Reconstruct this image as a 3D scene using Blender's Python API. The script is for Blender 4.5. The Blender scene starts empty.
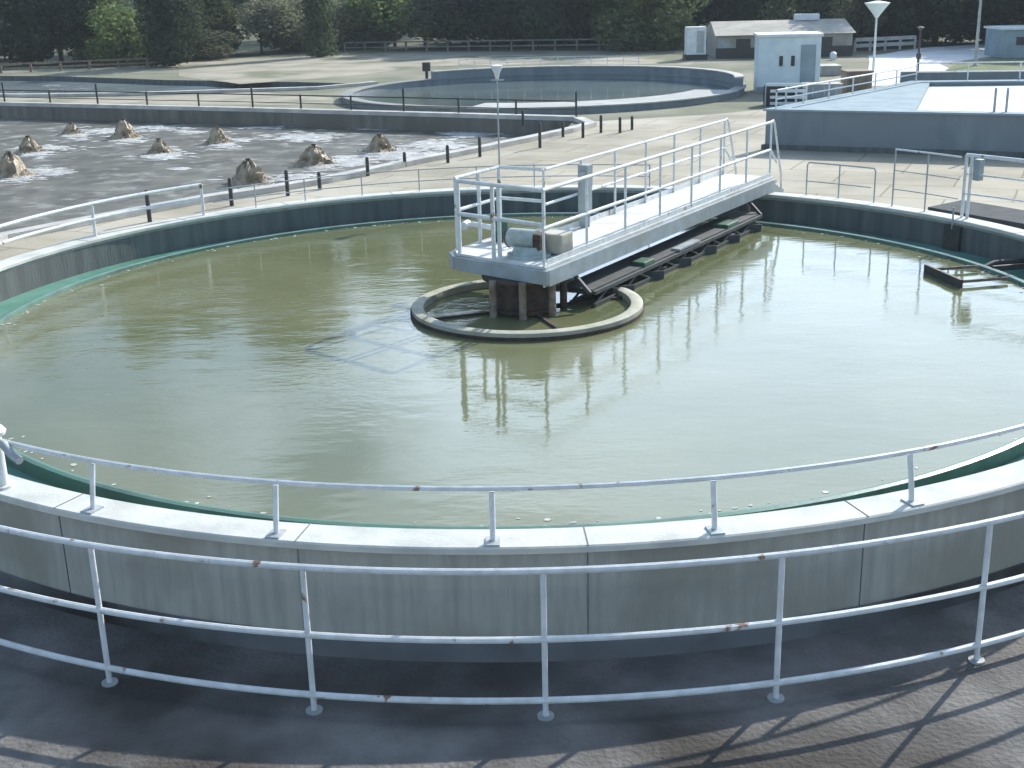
import bpy, bmesh, math, random
from mathutils import Vector, Matrix, noise
R = math.radians
rnd = random.Random(7)
C = bpy.context.scene.collection
sc = bpy.context.scene

# ------------------------------------------------------------------ camera
CAM = Vector((0.0, -16.507, 4.318))
FW = Vector((-0.010059, 0.951003, -0.309018))
RT = Vector((0.999688, 0.002501, -0.024844))
UP = Vector((0.022854, 0.309172, 0.950731))
FPX = 1247.4
cam = bpy.data.cameras.new('camera'); co = bpy.data.objects.new('camera', cam); C.objects.link(co)
m = Matrix((RT, UP, -FW)).transposed().to_4x4(); m.translation = CAM
co.matrix_world = m
cam.sensor_width = 36; cam.lens = FPX/1024*36; cam.clip_end = 4000; cam.clip_start = .05
sc.camera = co
def at(x, y, z):
    """point of the level z seen at picture position x, y"""
    d = FW*FPX + RT*(x-512) - UP*(y-384)
    t = (z-CAM.z)/d.z
    return CAM + d*t
def hgt(p, ytop):
    """top level of something standing at p whose top shows at row ytop"""
    lo, hi = p.z, p.z+60
    for _ in range(50):
        mm = (lo+hi)/2
        v = Vector((p.x, p.y, mm))-CAM
        if 384-FPX*v.dot(UP)/v.dot(FW) > ytop: lo = mm
        else: hi = mm
    return lo

# ------------------------------------------------------------------ light
SUN_AZ, SUN_EL = 39, 31          # azimuth clockwise from +Y
w = bpy.data.worlds.new("World"); sc.world = w; w.use_nodes = True
nt = w.node_tree; nt.nodes.clear()
sky = nt.nodes.new('ShaderNodeTexSky'); sky.sky_type = 'NISHITA'; sky.sun_disc = False
sky.sun_elevation = R(SUN_EL); sky.sun_rotation = R(SUN_AZ); sky.air_density = 1.0; sky.dust_density = .8; sky.ozone_density = 1.6
bg = nt.nodes.new('ShaderNodeBackground'); bg.inputs[1].default_value = .15
wo = nt.nodes.new('ShaderNodeOutputWorld')
# broken white cloud added out of view, low right, to brighten water reflections
def wn(k, **kw):
    n_ = nt.nodes.new(k)
    for a_, v_ in kw.items(): setattr(n_, a_, v_)
    return n_
wtc = wn('ShaderNodeTexCoord'); wmp = wn('ShaderNodeMapping'); wmp.inputs['Scale'].default_value = (1,1,2.6); nt.links.new(wtc.outputs['Generated'], wmp.inputs[0])
wno = wn('ShaderNodeTexNoise'); wno.inputs['Scale'].default_value = 2.6; wno.inputs['Detail'].default_value = 7; wno.inputs['Distortion'].default_value = .4; nt.links.new(wmp.outputs[0], wno.inputs[0])
wdot = wn('ShaderNodeVectorMath', operation='DOT_PRODUCT'); nt.links.new(wtc.outputs['Generated'], wdot.inputs[0]); wdot.inputs[1].default_value = (.50,.83,.25)
wad = wn('ShaderNodeMapRange'); wad.inputs[1].default_value = .62; wad.inputs[2].default_value = .93; wad.inputs[3].default_value = -.15; wad.inputs[4].default_value = .24; nt.links.new(wdot.outputs['Value'], wad.inputs[0])
wsm = wn('ShaderNodeMath', operation='ADD'); nt.links.new(wno.outputs[0], wsm.inputs[0]); nt.links.new(wad.outputs[0], wsm.inputs[1])
wmr = wn('ShaderNodeMapRange'); wmr.inputs[1].default_value = .46; wmr.inputs[2].default_value = .66; nt.links.new(wsm.outputs[0], wmr.inputs[0])
wmx = wn('ShaderNodeMix', data_type='RGBA'); nt.links.new(wmr.outputs[0], wmx.inputs[0]); nt.links.new(sky.outputs[0], wmx.inputs[6]); wmx.inputs[7].default_value = (11.2, 13.8, 17.0, 1)
nt.links.new(wmx.outputs[2], bg.inputs[0]); nt.links.new(bg.outputs[0], wo.inputs[0])
sl = bpy.data.lights.new('sun', 'SUN'); sl.energy = 4.2; sl.angle = R(.6); sl.color = (1, .95, .865)
so = bpy.data.objects.new('sun', sl); C.objects.link(so)
sd = Vector((math.sin(R(SUN_AZ))*math.cos(R(SUN_EL)), math.cos(R(SUN_AZ))*math.cos(R(SUN_EL)), math.sin(R(SUN_EL))))
so.rotation_euler = (-sd).to_track_quat('-Z', 'Y').to_euler()
vs = sc.view_settings; vs.view_transform = 'Standard'; vs.look = 'None'; vs.gamma = 1; vs.use_curve_mapping = False
vs.exposure = 0.62
sc.cycles.max_bounces = 6; sc.cycles.diffuse_bounces = 3; sc.cycles.glossy_bounces = 3; sc.cycles.transparent_max_bounces = 4

# ------------------------------------------------------------------ materials
def mat(name, c1, c2=None,  scale=3, rough=.8, metal=0, bump=0, c3=None, scale3=.5, stretch=None, detail=6, lo=.35, hi=.65, spec=.5, bscale=None, c3r=(.48,.62)):
    m_ = bpy.data.materials.new(name); m_.use_nodes = True
    t = m_.node_tree; b = t.nodes['Principled BSDF']; L = t.links.new
    b.inputs['Roughness'].default_value = rough; b.inputs['Metallic'].default_value = metal
    b.inputs['Specular IOR Level'].default_value = spec
    tc = t.nodes.new('ShaderNodeTexCoord'); mp = t.nodes.new('ShaderNodeMapping'); L(tc.outputs['Object'], mp.inputs[0])
    if stretch: mp.inputs['Scale'].default_value = stretch
    c2 = c2 or tuple(v*.75 for v in c1)
    n = t.nodes.new('ShaderNodeTexNoise'); n.inputs['Scale'].default_value = scale; n.inputs['Detail'].default_value = detail
    L(mp.outputs[0], n.inputs[0])
    r = t.nodes.new('ShaderNodeMapRange'); r.inputs[1].default_value = lo; r.inputs[2].default_value = hi; L(n.outputs[0], r.inputs[0])
    mx = t.nodes.new('ShaderNodeMix'); mx.data_type = 'RGBA'; L(r.outputs[0], mx.inputs[0])
    mx.inputs[6].default_value = (*c1, 1); mx.inputs[7].default_value = (*c2, 1)
    out = mx.outputs[2]
    if c3:
        n3 = t.nodes.new('ShaderNodeTexNoise'); n3.inputs['Scale'].default_value = scale3; n3.inputs['Detail'].default_value = 5
        L(tc.outputs['Object'], n3.inputs[0])
        r3 = t.nodes.new('ShaderNodeMapRange'); r3.inputs[1].default_value = c3r[0]; r3.inputs[2].default_value = c3r[1]; L(n3.outputs[0], r3.inputs[0])
        m3 = t.nodes.new('ShaderNodeMix'); m3.data_type = 'RGBA'; L(r3.outputs[0], m3.inputs[0]); L(out, m3.inputs[6]); m3.inputs[7].default_value = (*c3, 1)
        out = m3.outputs[2]
    L(out, b.inputs['Base Color'])
    if bump:
        nb = t.nodes.new('ShaderNodeTexNoise'); nb.inputs['Scale'].default_value = bscale or scale*5; nb.inputs['Detail'].default_value = 8
        L(mp.outputs[0], nb.inputs[0])
        bp = t.nodes.new('ShaderNodeBump'); bp.inputs['Strength'].default_value = bump; bp.inputs['Distance'].default_value = .03
        L(nb.outputs[0], bp.inputs['Height']); L(bp.outputs[0], b.inputs['Normal'])
    return m_
M = {}
M['concrete'] = mat('concrete', (.30,.30,.28), (.22,.23,.22), 1.3, .9, bump=.4, c3=(.26,.27,.27), scale3=.4, bscale=25)
M['concrete_pale'] = mat('pale_concrete', (.50,.50,.47), (.38,.385,.365), 1.5, .95, bump=.3, bscale=20, c3=(.42,.42,.39), scale3=.5, spec=.2)
M['wall'] = mat('streaked_concrete', (.41,.405,.36), (.31,.31,.275), 3.0, .9, bump=.5, stretch=(4,4,.35), lo=.38, hi=.7, bscale=9, c3=(.29,.285,.24), scale3=.9, detail=10)
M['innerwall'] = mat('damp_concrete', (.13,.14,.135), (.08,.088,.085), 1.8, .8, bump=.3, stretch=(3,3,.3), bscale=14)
M['basinwall'] = mat('brown_stained_concrete', (.20,.19,.155), (.12,.115,.095), 1.5, .9, bump=.3, stretch=(2,2,.4), bscale=12, c3=(.15,.14,.11), scale3=.5)
M['coping'] = mat('pale_coping', (.60,.61,.56), (.46,.47,.43), 3, .85, bump=.12, bscale=30, c3=(.58,.57,.50), scale3=1.3)
M['kerb'] = mat('kerb', (.56,.54,.49), (.40,.39,.36), 2, .9, bump=.3, bscale=30)
M['rail'] = mat('white_painted_rail', (.72,.74,.74), (.58,.60,.58), 9, .5, spec=.5, c3=(.24,.13,.07), scale3=7, c3r=(.64,.70), bump=.15, bscale=60)
M['railgrey'] = mat('grey_painted_rail', (.42,.45,.45), (.30,.33,.33), 9, .45)
M['darkpost'] = mat('dark_post', (.035,.035,.035), (.07,.06,.05), 8, .7)
M['steel'] = mat('grey_steel', (.36,.41,.43), (.27,.31,.33), 4, .5, c3=(.30,.32,.31), scale3=2)
M['deck'] = mat('pale_deck', (.68,.69,.65), (.56,.57,.54), 4, .8, c3=(.50,.49,.44), scale3=1.5, bump=.2)
M['darksteel'] = mat('dark_grey_steel', (.045,.052,.052), (.075,.082,.08), 7, .7)
M['rust'] = mat('dark_rust', (.035,.025,.02), (.09,.055,.035), 7, .8, bump=.3)
M['leg'] = mat('pale_rusty_leg', (.27,.22,.17), (.15,.10,.07), 10, .8)
M['ringtop'] = mat('weathered_ring', (.50,.48,.38), (.30,.29,.20), 3, .75, bump=.3, c3=(.36,.36,.28), scale3=2.5)
M['motor'] = mat('motor_paint', (.38,.45,.44), (.26,.32,.31), 8, .5)
M['beige'] = mat('beige_cover', (.50,.47,.38), (.40,.37,.30), 5, .6)
M['mint'] = mat('mint_channel', (.15,.25,.20), (.09,.16,.125), 2.5, .35, bump=.1, c3=(.10,.22,.16), scale3=1.5)
M['green'] = mat('algae_green', (.05,.14,.09), (.03,.08,.05), 4, .55, bump=.2)
M['paving'] = mat('beige_paving', (.42,.375,.28), (.31,.28,.21), .9, .95, bump=.3, bscale=25, c3=(.47,.43,.34), scale3=.28, detail=10)
M['shade_and_joint'] = mat('shade_and_joint_grey', (.17,.18,.18), (.10,.108,.112), 1.2, .85, bump=.3, bscale=12, c3=(.03,.026,.022), scale3=.35)  # dark grey for the joints and for the lower wall's shade and damp
M['yard'] = mat('dark_yard', (.19,.18,.165), (.11,.106,.098), 2.5, .95, bump=.7, bscale=22, c3=(.05,.043,.036), scale3=.4, detail=10)
M['ground'] = mat('dry_ground', (.13,.145,.085), (.21,.205,.14), .5, 1, bump=.5, bscale=8, c3=(.30,.28,.21), scale3=.12)
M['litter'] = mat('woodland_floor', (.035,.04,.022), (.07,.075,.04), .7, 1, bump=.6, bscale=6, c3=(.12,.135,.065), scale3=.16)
M['grass'] = mat('green_grass', (.10,.14,.055), (.17,.19,.08), 1.2, 1, bump=.5, bscale=10)
M['road'] = mat('pale_road', (.80,.79,.75), (.66,.65,.61), .6, .95, bump=.2)
M['hill'] = mat('hill_scrub', (.085,.11,.055), (.17,.18,.10), .5, 1, bump=1, bscale=2, c3=(.24,.225,.14), scale3=.09, detail=10)
M['sand'] = mat('sandy_bank', (.40,.36,.28), (.27,.25,.18), .5, 1, bump=.4, bscale=10, c3=(.16,.17,.10), scale3=.3)
M['cabinet'] = mat('pale_blue_paint', (.66,.75,.76), (.56,.66,.68), 2.5, .6)
M['barrier'] = mat('weathered_barrier', (.20,.20,.17), (.13,.13,.11), 3, .9)
M['dark'] = mat('dark_opening', (.02,.022,.025), (.03,.03,.03), 5, .4)
M['roof'] = mat('brown_roof', (.44,.41,.345), (.33,.30,.25), 1.3, .9, bump=.4, bscale=12, c3=(.49,.46,.39), scale3=.7)
M['bwall'] = mat('weathered_building_wall', (.40,.39,.35), (.29,.285,.26), 1.2, .9)
M['white'] = mat('white_paint', (.74,.76,.76), (.6,.63,.63), 3, .6)
M['bluebox'] = mat('blue_grey_metal', (.30,.38,.41), (.24,.31,.34), 2, .85, spec=.2)
M['shadow_dark'] = mat('shadow_slab_dark', (.075,.085,.09), (.05,.058,.06), 3, .9, spec=.2)  # dark colour stands in for a shadow on the apron
M['spray'] = mat('splashing_water', (.46,.37,.25), (.20,.155,.10), 4, .6, bump=1, bscale=9)
M['foam'] = mat('white_foam', (.62,.61,.56), (.38,.38,.35), 2.5, .8, bump=.6, bscale=9)
M['bark'] = mat('bark', (.10,.075,.05), (.05,.04,.03), 6, .95, bump=.5)
M['brickblue'] = mat('blue_grey_concrete', (.24,.275,.29), (.16,.19,.205), 1.5, .85, bump=.3, bscale=16, stretch=(1.5,1.5,.5), c3=(.20,.225,.235), scale3=.5)
M['barrel'] = mat('brown_box', (.25,.20,.14), (.17,.13,.09), 3, .8)

def joints(m_, w_, h_, dark):
    t = m_.node_tree; b = t.nodes['Principled BSDF']; L = t.links.new
    src = b.inputs['Base Color'].links[0].from_socket
    tc = t.nodes.new('ShaderNodeTexCoord'); mp = t.nodes.new('ShaderNodeMapping'); mp.inputs['Rotation'].default_value = (0,0,R(24)); L(tc.outputs['Object'], mp.inputs[0])
    nz = t.nodes.new('ShaderNodeTexNoise'); nz.inputs['Scale'].default_value = .8; L(tc.outputs['Object'], nz.inputs[0])
    ad = t.nodes.new('ShaderNodeMix'); ad.data_type = 'VECTOR'; ad.inputs[0].default_value = .04; L(mp.outputs[0], ad.inputs[4]); L(nz.outputs['Color'], ad.inputs[5])
    br_ = t.nodes.new('ShaderNodeTexBrick'); br_.inputs['Scale'].default_value = 1; br_.inputs['Brick Width'].default_value = w_; br_.inputs['Row Height'].default_value = h_
    br_.inputs['Mortar Size'].default_value = .022; br_.inputs['Mortar Smooth'].default_value = .3; br_.inputs['Color1'].default_value = (1,1,1,1); br_.inputs['Color2'].default_value = (.88,.88,.87,1); br_.inputs['Mortar'].default_value = (*dark,1)
    L(ad.outputs[1], br_.inputs[0])
    mx = t.nodes.new('ShaderNodeMix'); mx.data_type = 'RGBA'; mx.blend_type = 'MULTIPLY'; mx.inputs[0].default_value = 1; L(src, mx.inputs[6]); L(br_.outputs[0], mx.inputs[7]); L(mx.outputs[2], b.inputs['Base Color'])
joints(M['paving'], 2.2, 1.4, (.55,.54,.5))
joints(M['coping'], 400, 400, (1,1,1)) if False else None
def leafmat(name, c1, c2, tr=.45):
    m_ = bpy.data.materials.new(name); m_.use_nodes = True; t = m_.node_tree; b = t.nodes['Principled BSDF']; L = t.links.new
    tc = t.nodes.new('ShaderNodeTexCoord'); n = t.nodes.new('ShaderNodeTexNoise'); n.inputs['Scale'].default_value = 6
    oi = t.nodes.new('ShaderNodeObjectInfo'); L(tc.outputs['Object'], n.inputs[0])
    r = t.nodes.new('ShaderNodeMapRange'); r.inputs[1].default_value = .35; r.inputs[2].default_value = .65; L(n.outputs[0], r.inputs[0])
    mx = t.nodes.new('ShaderNodeMix'); mx.data_type = 'RGBA'; L(r.outputs[0], mx.inputs[0]); mx.inputs[6].default_value = (*c1,1); mx.inputs[7].default_value = (*c2,1)
    hs = t.nodes.new('ShaderNodeHueSaturation'); L(mx.outputs[2], hs.inputs['Color'])
    mr = t.nodes.new('ShaderNodeMapRange'); mr.inputs[3].default_value = .7; mr.inputs[4].default_value = 1.25; L(oi.outputs['Random'], mr.inputs[0]); L(mr.outputs[0], hs.inputs['Value'])
    L(hs.outputs[0], b.inputs['Base Color']); b.inputs['Roughness'].default_value = .8; b.inputs['Specular IOR Level'].default_value = .15
    ad = t.nodes.new('ShaderNodeMixShader'); ad.inputs[0].default_value = tr
    tl = t.nodes.new('ShaderNodeBsdfTranslucent'); L(hs.outputs[0], tl.inputs[0])
    L(b.outputs[0], ad.inputs[1]); L(tl.outputs[0], ad.inputs[2]); L(ad.outputs[0], t.nodes['Material Output'].inputs[0])
    return m_
M['leaf_dark'] = leafmat('dark_foliage', (.045,.065,.038), (.08,.105,.055))
M['leaf_mid'] = leafmat('mid_foliage', (.09,.12,.05), (.15,.18,.08))
M['leaf_light'] = leafmat('light_foliage', (.13,.18,.06), (.21,.26,.10), .5)
M['leaf_olive'] = leafmat('olive_foliage', (.15,.16,.095), (.23,.23,.15))

def watermat(name, c1, c2, cs, rough=.06, wav=1.0, foam=None, spec=.5, stretch=(1,1,1), b1=1.3, b2=9, foamrange=(.60,.68), foamscale=.35):
    m_ = bpy.data.materials.new(name); m_.use_nodes = True; t = m_.node_tree; b = t.nodes['Principled BSDF']; L = t.links.new
    tc = t.nodes.new('ShaderNodeTexCoord')
    n = t.nodes.new('ShaderNodeTexNoise'); n.inputs['Scale'].default_value = cs; n.inputs['Detail'].default_value = 5; n.inputs['Distortion'].default_value = .8; L(tc.outputs['Object'], n.inputs[0])
    r = t.nodes.new('ShaderNodeMapRange'); r.inputs[1].default_value = .38; r.inputs[2].default_value = .62; L(n.outputs[0], r.inputs[0])
    mx = t.nodes.new('ShaderNodeMix'); mx.data_type = 'RGBA'; L(r.outputs[0], mx.inputs[0]); mx.inputs[6].default_value = (*c1,1); mx.inputs[7].default_value = (*c2,1)
    out = mx.outputs[2]
    b.inputs['Roughness'].default_value = rough; b.inputs['IOR'].default_value = 1.333; b.inputs['Specular IOR Level'].default_value = spec
    if foam:
        nf = t.nodes.new('ShaderNodeTexNoise'); nf.inputs['Scale'].default_value = foamscale; nf.inputs['Detail'].default_value = 9; nf.inputs['Roughness'].default_value = .7; L(tc.outputs['Object'], nf.inputs[0])
        rf = t.nodes.new('ShaderNodeMapRange'); rf.inputs[1].default_value = foamrange[0]; rf.inputs[2].default_value = foamrange[1]; L(nf.outputs[0], rf.inputs[0])
        mf = t.nodes.new('ShaderNodeMix'); mf.data_type = 'RGBA'; L(rf.outputs[0], mf.inputs[0]); L(out, mf.inputs[6]); mf.inputs[7].default_value = (*foam,1); out = mf.outputs[2]
        rr = t.nodes.new('ShaderNodeMapRange'); rr.inputs[3].default_value = rough; rr.inputs[4].default_value = .7; L(rf.outputs[0], rr.inputs[0]); L(rr.outputs[0], b.inputs['Roughness'])
    L(out, b.inputs['Base Color'])
    mp = t.nodes.new('ShaderNodeMapping'); mp.inputs['Scale'].default_value = stretch; mp.inputs['Rotation'].default_value = (0,0,R(-12)); L(tc.outputs['Object'], mp.inputs[0])
    a = t.nodes.new('ShaderNodeTexNoise'); a.inputs['Scale'].default_value = b1; a.inputs['Detail'].default_value = 3; L(mp.outputs[0], a.inputs[0])
    d = t.nodes.new('ShaderNodeTexNoise'); d.inputs['Scale'].default_value = b2; d.inputs['Detail'].default_value = 4; L(mp.outputs[0], d.inputs[0])
    # patches of calmer and of ruffled water
    pz = t.nodes.new('ShaderNodeTexNoise'); pz.inputs['Scale'].default_value = .35; pz.inputs['Detail'].default_value = 2; L(tc.outputs['Object'], pz.inputs[0])
    pr = t.nodes.new('ShaderNodeMapRange'); pr.inputs[1].default_value = .35; pr.inputs[2].default_value = .65; pr.inputs[3].default_value = .25; pr.inputs[4].default_value = 1.2; L(pz.outputs[0], pr.inputs[0])
    mu = t.nodes.new('ShaderNodeMath'); mu.operation = 'MULTIPLY'; L(d.outputs[0], mu.inputs[0]); L(pr.outputs[0], mu.inputs[1])
    bp1 = t.nodes.new('ShaderNodeBump'); bp1.inputs['Strength'].default_value = 1; bp1.inputs['Distance'].default_value = .006*wav; L(a.outputs[0], bp1.inputs['Height'])
    bp2 = t.nodes.new('ShaderNodeBump'); bp2.inputs['Strength'].default_value = 1; bp2.inputs['Distance'].default_value = .0022*wav; L(mu.outputs[0], bp2.inputs['Height']); L(bp1.outputs[0], bp2.inputs['Normal'])
    L(bp2.outputs[0], b.inputs['Normal'])
    return m_
M['water'] = watermat('murky_tank_water', (.130,.142,.068), (.165,.172,.088), .35, .04, 1.0, stretch=(.8,1.7,1), spec=.75)
M['chanwater'] = watermat('channel_water', (.16,.36,.28), (.10,.26,.19), 1.0, .15, 1.2)
M['basinwater'] = watermat('dark_aerated_water', (.115,.108,.082), (.19,.178,.14), .8, .35, 9, foam=(.40,.40,.35), foamrange=(.52,.76), foamscale=1.3, stretch=(.5,1.5,1))
M['pond'] = watermat('blue_grey_pond', (.12,.15,.15), (.17,.20,.20), .3, .25, 3, foam=(.42,.42,.38), foamrange=(.6,.72), foamscale=.4)
M['tankwater2'] = watermat('far_tank_water', (.10,.14,.14), (.15,.18,.17), .3, .12, 1.5)
M['foamwater'] = watermat('foam_covered_water', (.62,.62,.58), (.50,.52,.50), .6, .5, 2, foam=(.72,.71,.66), foamrange=(.45,.55))

# ------------------------------------------------------------------ helpers
class MB:
    def __init__(s): s.bm = bmesh.new()
    def box(s, c, size, rz=0, bev=0, mtx=None):
        r = bmesh.ops.create_cube(s.bm, size=1)
        T = Matrix.Translation(Vector(c)) @ (mtx if mtx else Matrix.Rotation(rz, 4, 'Z')) @ Matrix.Diagonal((*size, 1))
        bmesh.ops.transform(s.bm, matrix=T, verts=r['verts'])
        if bev:
            es = list({e for v in r['verts'] for e in v.link_edges})
            bmesh.ops.bevel(s.bm, geom=es, offset=bev, segments=2, affect='EDGES', profile=.6)
        return s
    def bar(s, a, b, wd, ht, bev=0):
        a, b = Vector(a), Vector(b); d = b-a; x = d.normalized(); z = Vector((0,0,1))
        if abs(x.z) > .95: z = Vector((0,1,0))
        y = z.cross(x).normalized(); z = x.cross(y)
        mt = Matrix((x, y, z)).transposed().to_4x4()
        return s.box((a+b)/2, (d.length, wd, ht), mtx=mt, bev=bev)
    def tube(s, pts, r, n=8, closed=False, cap=True):
        pts = [Vector(p) for p in pts]; N = len(pts); rings = []
        rs = r if isinstance(r, (list, tuple)) else [r]*N
        prev = None
        for i, p in enumerate(pts):
            if closed: d = (pts[(i+1) % N]-pts[i-1])
            else: d = (pts[min(i+1, N-1)]-pts[max(i-1, 0)])
            d.normalize()
            ref = Vector((0,0,1)) if abs(d.z) < .9 else Vector((1,0,0))
            if prev is not None and abs(prev.dot(d)) < .98: xx = (prev - d*prev.dot(d)).normalized()
            else: xx = ref.cross(d).normalized()
            prev = xx
            yy = d.cross(xx)
            rings.append([s.bm.verts.new(p+(xx*math.cos(2*math.pi*k/n)+yy*math.sin(2*math.pi*k/n))*rs[i]) for k in range(n)])
        for i in range(N if closed else N-1):
            A, B = rings[i], rings[(i+1) % N]
            for k in range(n): s.bm.faces.new((A[k], A[(k+1) % n], B[(k+1) % n], B[k]))
        if cap and not closed:
            s.bm.faces.new(rings[0][::-1]); s.bm.faces.new(rings[-1])
        return s
    def cyl(s, c, r, h, n=20, r2=None):
        """upright cylinder with base centre c"""
        c = Vector(c); return s.tube([c, c+Vector((0,0,h))], [r, r if r2 is None else r2], n)
    def lathe(s, prof, c=(0,0), a0=0, a1=360, n=96, close_prof=True):
        full = abs(a1-a0) >= 359.9; cols = []
        for i in range(n if full else n+1):
            a = R(a0+(a1-a0)*i/n)
            cols.append([s.bm.verts.new((c[0]+r*math.cos(a), c[1]+r*math.sin(a), z)) for r, z in prof])
        K = len(prof)
        for i in range(len(cols) if full else len(cols)-1):
            A, B = cols[i], cols[(i+1) % len(cols)]
            for k in range(K if close_prof else K-1):
                s.bm.faces.new((A[k], B[k], B[(k+1) % K], A[(k+1) % K]))
        if not full and close_prof:
            s.bm.faces.new(cols[0]); s.bm.faces.new(cols[-1][::-1])
        return s
    def prism(s, pts, z0, z1):
        lo = [s.bm.verts.new((p[0], p[1], z0)) for p in pts]; hi = [s.bm.verts.new((p[0], p[1], z1)) for p in pts]
        s.bm.faces.new(hi); s.bm.faces.new(lo[::-1]); n = len(pts)
        for i in range(n): s.bm.faces.new((lo[i], lo[(i+1) % n], hi[(i+1) % n], hi[i]))
        return s
    def sheet(s, outer, holes=(), z=0):
        es = []
        for loop in [outer, *holes]:
            vs_ = [s.bm.verts.new((p[0], p[1], z)) for p in loop]
            for i in range(len(vs_)): es.append(s.bm.edges.new((vs_[i], vs_[(i+1) % len(vs_)])))
        bmesh.ops.triangle_fill(s.bm, use_beauty=True, use_dissolve=False, edges=es)
        for f in s.bm.faces:
            f.normal_update()
            if f.normal.z < 0: f.normal_flip()
        return s
    def build(s, name, material, parent=None, smooth=False, loc=None, norm=True, jitter=0):
        if norm: bmesh.ops.recalc_face_normals(s.bm, faces=s.bm.faces)
        if jitter:
            for v in s.bm.verts: v.co += Vector(noise.noise_vector(v.co*3))*jitter
        if smooth:
            for f in s.bm.faces: f.smooth = True
            for e in s.bm.edges:
                if len(e.link_faces) == 2 and e.calc_face_angle(0) > R(40): e.smooth = False
        origin = Vector(loc) if loc is not None else (parent.location.copy() if parent is not None and parent.type == 'EMPTY' else (Vector(parent['origin']) if parent is not None and 'origin' in parent else Vector((0,0,0))))
        bmesh.ops.translate(s.bm, verts=s.bm.verts, vec=-origin)
        me = bpy.data.meshes.new(name); s.bm.to_mesh(me); s.bm.free()
        me.materials.append(M[material])
        o = bpy.data.objects.new(name, me); C.objects.link(o)
        if parent is not None: o.parent = parent
        elif loc is not None: o.location = origin
        o['origin'] = tuple(origin)
        return o
def fin():
    for o in bpy.data.objects:
        if 'origin' in o: del o['origin']
def tag(o, label=None, cat=None, group=None, kind=None):
    if label: o['label'] = label
    if cat: o['category'] = cat
    if group: o['group'] = group
    if kind: o['kind'] = kind
    return o
def thing(name, label, cat, loc, group=None, rz=0):
    o = bpy.data.objects.new(name, None); C.objects.link(o); o.location = loc; o.empty_display_size = .2
    o.rotation_euler = (0,0,rz)
    return tag(o, label, cat, group)
def circ(r, a0=0, a1=360, n=128, c=(0,0), z=None):
    full = abs(a1-a0) >= 359.9; out = []
    for i in range(n if full else n+1):
        a = R(a0+(a1-a0)*i/n); p = (c[0]+r*math.cos(a), c[1]+r*math.sin(a))
        out.append(p if z is None else (*p, z))
    return out
def pol(r, a, z=0): return Vector((r*math.cos(R(a)), r*math.sin(R(a)), z))
ORD = ['first','second','third','fourth','fifth','sixth','seventh','eighth','ninth','tenth','eleventh','twelfth','thirteenth','fourteenth','fifteenth','sixteenth','seventeenth','eighteenth','nineteenth','twentieth',
 'twenty-first','twenty-second','twenty-third','twenty-fourth','twenty-fifth','twenty-sixth','twenty-seventh','twenty-eighth','twenty-ninth','thirtieth','thirty-first','thirty-second','thirty-third','thirty-fourth','thirty-fifth','thirty-sixth','thirty-seventh','thirty-eighth','thirty-ninth','fortieth','forty-first','forty-second','forty-third','forty-fourth','forty-fifth','forty-sixth','forty-seventh','forty-eighth','forty-ninth']

# ------------------------------------------------------------------ terrain and surfaces
GZ = .30; YZ = -.55
near_edge = [(1.2,17.9),(.2,16.4),(-.97,14.7),(-2.67,12.4),(-4.2,10.1),(-5.2,9.0),(-6.3,8.0),(-7.8,6.0),(-8.95,4.4),(-9.8,1.0),(-10.2,-1.5)]
basin = [(1.6,20.6),(-9.0,25.9),(-19.2,30.6),(-46,42.8),(-46,-1.5)] + near_edge[::-1]
pond = [(-50,50),(-31,39.2),(-20,34.7),(-15.6,34.0),(-8.0,34.6),(-6.0,36.5),(-9.6,38.8),(-16,42),(-22.5,46.5),(-50,58)]
T2C = (.9, 29.8); T2R = 7.2
def arcpts(r, y0=-3.0):
    a0 = math.degrees(math.asin(y0/r)); return circ(r, 180-a0, a0, 90)      # over the far side of the tank
MB().sheet([(-1200,-3)] + arcpts(8.12) + [(1200,-3),(1200,1600),(-1200,1600)], [basin[::-1], pond, circ(T2R-.1, c=T2C, n=64)], GZ).build('ground','ground')
tag(bpy.data.objects['ground'], 'dry grassy ground around the basins', kind='structure')
MB().sheet(arcpts(8.14,-2.99) + [(45,-2.99),(45,22),(13,25.2),(9.0,23.6),(6.0,21.6),(2.2,20.4)] + near_edge[:-1] + [(-10.2,-2.99)], [], GZ+.004).build('paving','paving')
tag(bpy.data.objects['paving'], 'beige paved apron behind the round tank', kind='structure')
MB().sheet([(-300,-300),(300,-300),(300,-3),(-300,-3)], [], YZ).build('yard','yard')
tag(bpy.data.objects['yard'], 'dark lower yard in front of the round tank', kind='structure')
for s_ in (-1, 1):
    o = MB().box((s_*33.85, -3.12, -.16), (52.3, .25, .92), bev=.01).build('retaining_wall','concrete')
    tag(o, 'grey retaining wall running away from the %s side of the round tank' % ('left' if s_ < 0 else 'right'), 'wall')
# hill behind
def hillh(x, y):
    t = max(0, min(1, (y-78)/110)); t = t*t*(3-2*t)
    a = 15 + 20*max(0, min(1, (30-x)/90))
    h_ = t*a*(1+.25*noise.noise(Vector((x*.02, y*.02, 3)))) + (y > 80)*.8*noise.noise(Vector((x*.1, y*.1, 0)))
    return h_
mb = MB(); NX, NY = 90, 40; grid = []
for j in range(NY):
    y = 76+ (j/(NY-1))**1.6*420
    grid.append([mb.bm.verts.new((-450+900*i/(NX-1), y, GZ-.05+hillh(-450+900*i/(NX-1), y))) for i in range(NX)])
for j in range(NY-1):
    for i in range(NX-1): mb.bm.faces.new((grid[j][i], grid[j][i+1], grid[j+1][i+1], grid[j+1][i]))
tag(mb.build('hill','hill', smooth=True), 'scrubby hillside rising behind the works', kind='structure')
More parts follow.
